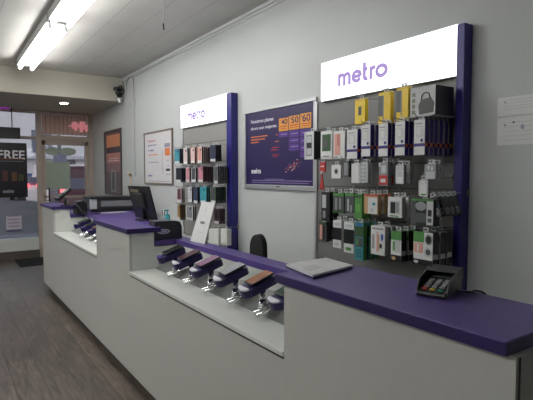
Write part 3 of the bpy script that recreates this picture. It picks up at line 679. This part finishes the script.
# row 3
FIG = lambda base, c1, c2: [base, (.1, .45, .15, .8, c1), (.5, .9, .25, .7, c2), (.2, .8, .86, .93, GRY)]
R3 = [(321.5, 330, 192, 221, 'black cable pack with grey clip at left of third row', BLK, [BLK, (.1, .55, .45, .9, LGR), (.2, .5, .1, .35, GRY)], 2, .03, .05, None),
      (333, 344, 193, 213, 'green and black cable pack, left of two green-topped packs', DGN, [DGR, (0, 1, .84, 1, GRN), (.2, .4, .1, .75, GRY), (.6, .75, .2, .75, GRY), (0, 1, .0, .15, DGN)], 3, .03, .05, None),
      (345, 354, 193, 213, 'green and black cable pack, right of two green-topped packs', DGN, [DGR, (0, 1, .84, 1, GRN), (.3, .45, .1, .7, LGR), (.6, .8, .05, .4, GRY)], 3, .03, .05, None),
      (354.5, 362, 194, 219, 'bright green hanging pouch', GRN, [GRN, (.2, .8, .3, .6, mat('leaf_green', (.12, .36, .06), .5)), (.1, .9, .85, .95, DGN)], 2, .03, .05, None),
      (364, 378, 194.5, 214, 'white card box on a tan and red backing', TAN, [TAN, (.3, .95, .02, .85, WHT), (.62, .82, .45, .6, TEAL), (.5, .7, .1, .3, LGR), (0, 1, .93, 1, RED)], 3, .03, .055, None),
      (388, 402, 197, 217.5, 'white framed box with dark earbuds window', WHT, [WHT, (.12, .85, .15, .82, LGR), (.2, .55, .2, .75, BLK), (.6, .8, .25, .75, GRY), (.15, .8, .05, .1, GRN)], 2, .03, .06, None),
      (411, 434, 199, 225, 'black and green box with large earphone picture and side text', BLK, [BLK, (0, .22, .0, 1, DGR), (.2, .68, .55, .9, GRY, 1), (.15, .68, .1, .45, DGR), (.7, .98, .02, .98, LGR), (.76, .92, .35, .6, BLK), (.76, .92, .12, .28, DGR), (0, .98, .92, 1, GRN)], 1, .05, .06, None)]
for u0, u1, v0, v1, d_, body, art, n, dep, step, _ in R3: P2('accessory_pack', 'package', d_, u0, u1, v0, v1, n, dep, step, body, art, xf=XF-.01)
pk = P2('screen_protector', 'package', 'slanted grey screen protector card by the purple post', 436, 442, 196, 217, 5, .006, .045, DGR, [DGR, (.15, .85, .1, .45, LGR, 1), (.2, .8, .15, .38, GRY, 1), (.0, .08, 0, 1, GRY)], xf=2.14, lean=math.radians(-20))
# row 4
R4 = [(319, 326.5, 222, 241.5, 'dark pack with pink cable at lower left corner', BLK, [DGR, (.12, .45, .1, .85, ROSE), (.55, .75, .1, .85, BLK), (0, 1, .9, 1, DGN)], 2, .03, .06, None),
      (333, 341.5, 220.5, 248, 'tall black cable box with white ends, left of the two', WHT, [WHT, (0, 1, .30, .74, BLK), (.2, .8, .8, .92, LGR), (.2, .7, .08, .2, LGR)], 2, .035, .05, None),
      (344, 354, 222, 253, 'tall black cable box with white ends, right of the two', WHT, [WHT, (0, 1, .30, .76, BLK), (.2, .8, .82, .92, LGR), (.2, .75, .08, .18, GRN)], 2, .035, .05, None),
      (355, 363.5, 222.5, 260, 'teal and green tall pack on the bottom row', GRN, [TEAL, (0, 1, .62, .9, DGN), (.1, .9, .35, .6, DGR), (.2, .45, .4, .56, GRN), (.15, .85, .05, .3, mat('teal_dark', (.04, .18, .2), .4)), (.2, .8, .92, .98, BLU)], 3, .03, .055, None),
      (371, 385, 226, 255, 'white earphone box with small printed figures', WHT, [WHT, (.1, .25, .2, .7, GRY), (.42, .5, .1, .8, ROSE), (.52, .6, .15, .7, TAN), (.72, .9, .5, .75, BLU, 1), (.65, .8, .25, .4, BLK), (.1, .9, .88, .94, GRY)], 2, .04, .06, None),
      (391, 401.5, 231, 261, 'green white and black box left of its twin on the bottom row', BLK, [WHT, (0, 1, .7, 1, GRN), (.1, .9, .3, .7, LGR), (.2, .4, .35, .65, GRN), (0, 1, 0, .2, BLK), (.1, .5, .03, .14, TAN, 1)], 3, .04, .06, None),
      (413.5, 433, 232, 265, 'green white and black earphone box nearest to the purple post', BLK, [WHT, (0, .55, .68, 1, GRN), (.05, .5, .36, .66, ROSE), (.2, .3, .4, .62, WHT), (.6, .98, .62, .95, GRY, 1), (.66, .92, .66, .9, BLK, 1), (.58, .98, .26, .56, LGR, 1), (.66, .9, .32, .5, DGR, 1), (0, 1, 0, .17, BLK), (.05, .3, .03, .13, LGR, 1)], 3, .045, .06, None)]
for u0, u1, v0, v1, d_, body, art, n, dep, step, _ in R4: P2('accessory_pack', 'package', d_, u0, u1, v0, v1, n, dep, step, body, art, xf=XF-.02, band=(0.2, .35, LGR) if 'green white' in d_ else None)

# far wall: phone cases
GF = 'phone cases on the far slatwall'
def case(desc, u0, u1, v0, v1, n, c1, c2, step=.024):
    art = [c2, (.12, .88, .18, .95, c1), (.55, .8, .75, .9, BLK, 1), (.1, .9, .0, .16, WHT)]
    pack('phone_case', 'phone case', desc, GF, u0, u1, v0, v1, 2.2, n, .014, step, BLK, art, where='far slatwall')
PL = mat('plum', (.12, .04, .07), .4); NV = mat('navy', (.03, .04, .09), .4); PW = mat('pearl', (.66, .52, .5), .4)
FAR = [('teal edged dark phone case, far left of top row', 174.5, 180, 149, 163.5, 3, TEAL, NV), ('pearl pink phone case, second on top row', 183.5, 187.5, 148, 164, 3, PW, WHT),
       ('pearl pink phone case, third on top row', 190.5, 195, 147.5, 163, 3, PW, ROSE), ('rose and white phone case, fourth on top row', 197.5, 202, 147, 163, 5, ROSE, PW), ('dark navy phone case, right end of top row', 210, 216, 145, 161.5, 3, NV, BLK),
       ('black phone case, left end of second row', 176, 181.5, 168, 182, 4, BLK, NV), ('mauve phone case, second on second row', 186, 189.5, 167.5, 182, 2, PINK, PW), ('grey phone case, third on second row', 191.5, 196, 167.5, 182, 2, DGR, LGR),
       ('bright pink phone case on second row', 198, 203.5, 166.5, 182, 5, PINK, PL), ('grey and black phone case, right end of second row', 214, 218, 166, 183.5, 5, DGR, GRY),
       ('pale pink striped phone case, left end of third row', 177, 181.5, 188, 202, 2, PL, PW), ('white phone case, second on third row', 188, 192, 187, 202, 2, LGR, WHT), ('navy phone case, third on third row', 193.5, 198, 187, 203, 2, NV, BLK),
       ('bright teal phone case on third row', 200, 206.5, 187, 203, 2, TEAL, TEAL), ('dark phone case, right end of third row', 211, 216, 187, 203, 5, DGR, DGN),
       ('gold phone case at left of fourth row', 177.5, 180.5, 204.5, 219.5, 3, GOLD, GOLD), ('silver phone case, second on fourth row', 186, 193, 206, 220, 2, GRY, WHT), ('black patterned phone case right of the placard', 214, 219.5, 208.5, 223.5, 3, BLK, PL)]
for d_, u0, u1, v0, v1, n, a_, b_ in FAR: case(d_, u0, u1, v0, v1, n, a_, b_)
for i, (u0, u1, l) in enumerate(((209, 213.5, 'left'), (213.8, 218.5, 'middle'), (221, 227, 'right'))):
    pack('accessory_box', 'package', 'plain white accessory box, %s of the three low ones beside placard' % l, 'white boxes low on the far slatwall', u0, u1, 229, 245, 2.22, 1, .05, .05, WHT, [LAMW, (.15, .85, .4, .9, WHT), (.1, .9, .05, .1, GRY)], where='far slatwall')

# ------------------------------------------------------------ posters on the wall
def wall_frame(name, label, y0, y1, z0, z1, fw, fm, face, cat='poster', bottom=None):
    t = thing(name, label, cat, (WX, (y0+y1)/2, z0)); x = WX-.022; b = bottom or fw
    MB().box(x, WX, y0, y1, z0, z0+b, fm).box(x, WX, y0, y1, z1-fw, z1, fm).box(x, WX, y0, y0+fw, z0+b, z1-fw, fm).box(x, WX, y1-fw, y1, z0+b, z1-fw, fm).build('frame', t, .002)
    bx('poster_sheet', face, WX-.012, WX, y0+fw, y1-fw, z0+b, z1-fw, t); return t
def wrect(t, name, rects, x=WX-.013, th=.0008):
    """rects in picture pixels: u0,v0,u1,v1 read on the poster"""
    m_ = MB()
    for i, (u0, v0, u1, v1, mm) in enumerate(rects):
        um = (u0+u1)/2; yl = at(u0, (v0+v1)/2, 0, x).y; yr = at(u1, (v0+v1)/2, 0, x).y
        m_.box(x-th-.0002*(i % 5), x, yr, yl, at(u0, v1, 0, x).z if False else at(um, v1, 0, x).z, at(um, v0, 0, x).z, mm)
    return m_.build(name, t)
def wtext(t, name, s, u0, vb, u1, vt, m, x=WX-.0135, bold=.012):
    a = at(u0, vb, 0, x); b = at(u1, vb, 0, x); h = at(u0, vt, 0, x).z-a.z
    return text(name, s, m, (x, a.y, a.z), a.y-b.y, h, '-x', t, bold=bold)
pt = wall_frame('plan_poster', 'purple plan poster with orange 40 50 60 prices in silver frame', 2.815, 3.86, 1.365, 2.09, .028, ALU, POSTER, bottom=.04)
PWH = mat('poster_text_white', (.75, .74, .8), .4)
wtext(pt, 'headline', 'Nuestros planes', 251, 125, 273.5, 120.5, PWH); wtext(pt, 'headline', 'ahora son mejores.', 251, 131.5, 277, 127.5, PWH)
x_ = WX-.013
def block(ua, ub, vt, vb, m, name): return wrect(pt, name, [(ua, vt, ub, vb, m)])
OB = mat('price_orange', (.72, .30, .04), .4)
for (ua, ub, vt, vb, n_) in ((279, 288.3, 118, 131, '$40'), (289, 299.3, 115.5, 129.5, '$50'), (300.2, 311.2, 113, 128, '$60')):
    block(ua, ub, vt, vb, OB, 'price_block')
    wtext(pt, 'price_number', n_[1:], ua+2.2, vb-6.2, ub-.8, vt+1.6, POSTER, x=x_-.001, bold=.015)
    wtext(pt, 'currency_mark', '$', ua+.7, vb-9.8, ua+2, vt+2, POSTER, x=x_-.001, bold=.02)
    wrect(pt, 'price_caption', [(ua+1, vb-5, ub-1, vb-4.2, RED), (ua+1.5, vb-2.8, ub-1.5, vb-2.2, RED)], x=x_-.0012)
wrect(pt, 'plan_box', [(279, 132, 288.3, 137, POSTL), (289, 130.5, 299.3, 137, POSTL), (289, 137.8, 299.3, 143, POSTL), (289, 143.8, 299.3, 150.5, POSTL), (300.2, 129, 311.2, 136, POSTL), (300.2, 137, 311.2, 143.5, POSTL), (300.2, 144.5, 311.2, 151, POSTL), (300.2, 152, 311.2, 157, POSTL)])
LIL = mat('lilac_print', (.36, .28, .55), .4)
wrect(pt, 'small_print', [(281, 133.8, 287, 134.6, LIL), (291, 133, 298, 133.8, LIL), (291, 139.8, 298, 140.6, LIL), (291, 146, 298, 146.8, LIL), (302, 132, 309, 132.8, LIL), (302, 140, 309, 140.8, LIL), (302, 147, 309, 148, LIL)], x=x_-.0014)
wrect(pt, 'orange_text', [(251, 136, 267.5, 137.1, ORG), (251, 139, 265, 140.1, ORG), (251, 142, 259, 143.1, ORG), (276, 134.5, 278, 135.2, ORG), (275, 141, 279, 141.8, ORG), (272, 147, 279, 147.8, RED), (271, 149.5, 278, 150.2, RED), (272, 154.5, 279, 155.2, RED), (273, 156.5, 278, 157.1, RED)])
a = at(251.5, 173.5, 0, x_); b = at(261, 173.5, 0, x_); metro('wordmark', PWH, a, a.y-b.y, .045, '-x', pt, thick=.001)
wrect(pt, 'footer_text', [(252, 180.5, 312, 181.1, LIL), (252, 182.6, 309, 183.1, LIL), (265, 179, 284, 179.5, LIL)])
rr = [];
for k in range(46):
    a = random.gauss(0, 1); b = random.gauss(0, .5); uu = 292+a*2.9; vv = 166-a*1.6+b*5
    rr.append((uu, vv, uu+.7, vv+.7, random.choice((ORG, RED, PWH, ORG, PINK))))
wrect(pt, 'confetti_print', rr)
wrect(pt, 'frame_lock', [(276, 186.3, 279.5, 187.3, BLK)], x=WX-.0225)

wp = wall_frame('white_plan_poster', 'white plan poster in brown frame left of far slatwall', 5.57, 6.57, 1.36, 2.075, .022, mat('brown_frame', (.20, .16, .13), .4), mat('poster_paper', (.62, .61, .62), .4))
GP_ = mat('grey_ink', (.30, .27, .36), .5); RI = mat('red_ink', (.5, .12, .14), .5); VI = mat('violet_ink', (.2, .1, .4), .5)
wtext(wp, 'headline', 'Nuestros', 148.2, 142.5, 155.5, 140.2, RI); wtext(wp, 'headline', 'planes ahora', 148.2, 147, 156.5, 144.7, VI); wtext(wp, 'headline', 'son mejores.', 148.2, 152, 154, 149.8, VI)
wrect(wp, 'body_text', [(148.5, 154.5, 157.5, 155.3, ORG), (148.5, 162, 158.5, 162.8, GP_), (162, 151, 163, 174, mat('faint_ink', (.5, .48, .5), .5)), (166, 160, 169, 160.6, GP_), (166.5, 165.5, 169.5, 166, GP_), (166, 174, 170, 174.8, GP_), (148.5, 181, 170, 181.5, GP_)])
wrect(wp, 'price_block', [(164.5, 143, 170, 147, GP_), (165, 148, 170, 155.5, ORG), (166, 168.5, 170, 171, BLK)])
a = at(148.5, 176.5, 0, x_); b = at(152.5, 176.5, 0, x_); metro('wordmark', VI, a, a.y-b.y, .03, '-x', wp, thick=.001)

sp = wall_frame('sunset_poster', 'tall dark framed poster with orange sunset band near the entrance', 7.62, 8.56, 1.15, 2.24, .035, mat('frame_dark', (.06, .05, .05), .4), mat('poster_dusk', (.10, .06, .08), .35))
wrect(sp, 'picture', [(106.5, 134.5, 120.5, 147, mat('sunset_orange', (.62, .25, .13), .5)), (106.5, 147, 120.5, 153, mat('sunset_dark', (.06, .04, .05), .5)), (106.5, 153, 120.5, 163, mat('sunset_rose', (.42, .17, .15), .5)), (106.5, 163, 120.5, 172, mat('sunset_mauve', (.25, .13, .14), .5)), (106.5, 172, 120.5, 192, mat('sunset_low', (.12, .09, .10), .5))])
wrect(sp, 'phone_picture', [(111, 170, 116, 192, mat('poster_phone', (.24, .24, .26), .4)), (112, 172, 115, 190, DGR)], x=WX-.015)
wrect(sp, 'small_text', [(109, 158, 118, 158.8, PW), (108, 160.3, 119, 161.2, PW)], x=WX-.015)

for i, (v0, v1, l) in enumerate(((98.5, 116.5, 'upper'), (118.5, 145.5, 'lower'))):
    a = at(498, v0, 0, WX); b = at(498, v1, 0, WX); yl = a.y
    t = thing('wall_certificate', '%s of two white printed sheets on wall right of purple post' % l, 'paper', (WX, yl-.15, b.z))
    bx('sheet', mat('sheet_white', (.66, .67, .66), .3), WX-.003, WX, yl-.30, yl, b.z, a.z, t)
    m_ = MB(); hgt = a.z-b.z
    for k in range(5 if i else 4):
        z_ = a.z-hgt*(.2+.16*k); m_.box(WX-.004, WX-.003, yl-.27, yl-.03-.01*(k % 2), z_, z_+.003, mat('faint_grey', (.5, .51, .52), .5))
    m_.box(WX-.0042, WX-.003, yl-.045, yl-.035, a.z-hgt*.3, a.z-hgt*.25, DGR)
    if i: m_.prism([(yl-.13+.009*math.cos(k*math.pi/8), b.z+hgt*.62+.012*math.sin(k*math.pi/8)) for k in range(16)], 0, WX-.0042, WX-.003, mat('seal_mauve', (.3, .28, .38), .5)); m_.box(WX-.0042, WX-.003, yl-.09, yl-.08, a.z-hgt*.22, a.z-hgt*.16, BLK)
    m_.build('printing', t)

# conduit, junction box, cameras
p = at(133, 90, 0, WX-.02); yq = 6.98
t = thing('conduit', 'thin grey wall conduit running down from ceiling with junction box', 'conduit', (WX-.02, yq, 1.49))
MB().tube([(WX-.015, yq, 1.49), (WX-.015, yq, 2.2), (WX-.015, yq, 2.86), (WX-.015, yq+.06, 2.95), (WX-.015, yq+.2, 2.97), (WX-.015, yq+.33, 2.93), (WX-.015, yq+.36, 2.8)], .009, LGR).build('pipe', t)
bx('junction_box', LGR, WX-.04, WX, yq-.04, yq+.04, 2.50, 2.60, t, .004)
bx('lower_box', LGR, WX-.03, WX, yq-.03, yq+.03, 1.47, 1.53, t, .004)
t = thing('security_camera', 'black security camera cluster mounted on corner of the soffit', 'camera', (2.33, SY, 2.75))
MB().box(2.30, 2.38, SY-.02, SY, 2.70, 2.86, BLK).build('bracket', t, .004)
for k, (dx, dz) in enumerate(((-.06, .06), (.02, .09), (-.03, .0), (.04, .02))):
    h_ = MB().cyl((2.33+dx, SY-.02, 2.76+dz), (2.33+dx-.02, SY-.11, 2.75+dz), .03, BLK, n=14).build('camera_head', t)
    MB().cyl((2.33+dx-.02, SY-.11, 2.75+dz), (2.33+dx-.022, SY-.118, 2.749+dz), .018, DGR, n=14).build('lens', h_)
t = thing('security_camera', 'small white camera below the black camera cluster', 'camera', (2.33, SY-.02, 2.66))
MB().cyl((2.33, SY-.06, 2.60), (2.33, SY-.06, 2.665), .018, WHT, .03, n=16).build('housing', t); MB().ell((2.33, SY-.06, 2.60), .018, .018, .018, BLK).build('lens', t); MB().box(2.31, 2.35, SY-.07, SY, 2.665, 2.68, WHT).build('mount', t)

# ------------------------------------------------------------ lights
def fixture(x, y0, y1, label):
    t = thing('fluorescent_fixture', label, 'light', (x, (y0+y1)/2, CZ), 0, 'fluorescent ceiling lights')
    MB().box(x-.105, x+.105, y0, y1, CZ-.085, CZ-.001, mat('fixture_white', (.40, .41, .40), .5)).build('housing', t, .004)
    for s in (-1, 1):
        tb = MB().cyl((x+s*.07, y0+.035, CZ-.118), (x+s*.07, y1-.035, CZ-.118), .019, TUBE, n=16).build('tube', t)
        for yy in (y0+.01, y1-.035): MB().box(x+s*.07-.014, x+s*.07+.014, yy, yy+.025, CZ-.142, CZ-.085, LGR).build('lamp_holder', t, .003)
fixture(.955, 4.88, 7.0, 'bright twin tube ceiling light nearer the soffit')
fixture(.955, 2.68, 4.8, 'bright twin tube ceiling light joined at the near end of the first')
fixture(-1.7, .7, 2.82, 'added unseen twin tube fill light away from the counter, closest to the camera')  # this unseen row is added to brighten the counter front
fixture(-1.7, 2.9, 5.02, 'added unseen twin tube fill light away from the counter, middle of three')
fixture(-1.7, 5.1, 7.2, 'added unseen twin tube fill light away from the counter, nearer the soffit')
c = at(64, 103, 2, SZ)
t = thing('recessed_downlight', 'small round bright downlight recessed in the soffit underside', 'light', (c.x, c.y, SZ))
MB().cyl((c.x, c.y, SZ-.006), (c.x, c.y, SZ-.0005), .075, LGR, n=24).build('trim_ring', t)
MB().cyl((c.x, c.y, SZ-.010), (c.x, c.y, SZ-.0062), .055, SPOTE, n=24).build('lamp', t)

q = at(164, 30, 1, 3.6); zt_ = q.z
t = thing('pull_cord', 'thin light cord with dark tip hanging from the ceiling', 'cord', (q.x, 3.6, CZ))
MB().cyl((q.x, 3.6, zt_+.05), (q.x, 3.6, CZ-.0005), .0025, GRY, n=6).build('string', t)
MB().cyl((q.x, 3.6, zt_), (q.x-.006, 3.6, zt_+.05), .006, BLK, n=8).build('tip', t)
t = thing('desk_stand', 'thin beige stand with small head behind the long black printer', 'stand', (2.2, 6.6, wz))
MB().cyl((2.2, 6.6, wz), (2.2, 6.6, wz+.012), .05, TAN, n=18).build('foot', t)
MB().cyl((2.2, 6.6, wz+.012), (2.2, 6.6, wz+.46), .012, mat('beige_plastic', (.42, .34, .26), .5)).cyl((2.2, 6.6, wz+.46), (2.15, 6.57, wz+.50), .022, MT['beige_plastic']).build('stem', t)

# sky
wd = bpy.data.worlds.new('world'); scene.world = wd; wd.use_nodes = True; nt = wd.node_tree; nt.nodes.clear()
o = nt.nodes.new('ShaderNodeOutputWorld'); b = nt.nodes.new('ShaderNodeBackground'); s = nt.nodes.new('ShaderNodeTexSky')
s.sky_type = 'NISHITA'; s.sun_disc = False; s.sun_elevation = math.radians(22); s.sun_rotation = math.radians(200)
b.inputs[1].default_value = .14; hs = nt.nodes.new('ShaderNodeHueSaturation'); hs.inputs['Saturation'].default_value = .45; nt.links.new(s.outputs[0], hs.inputs['Color']); nt.links.new(hs.outputs[0], b.inputs[0]); nt.links.new(b.outputs[0], o.inputs[0])

vs = scene.view_settings; vs.view_transform = 'Standard'; vs.look = 'None'; vs.gamma = 1; vs.use_curve_mapping = False; vs.exposure = 0.5
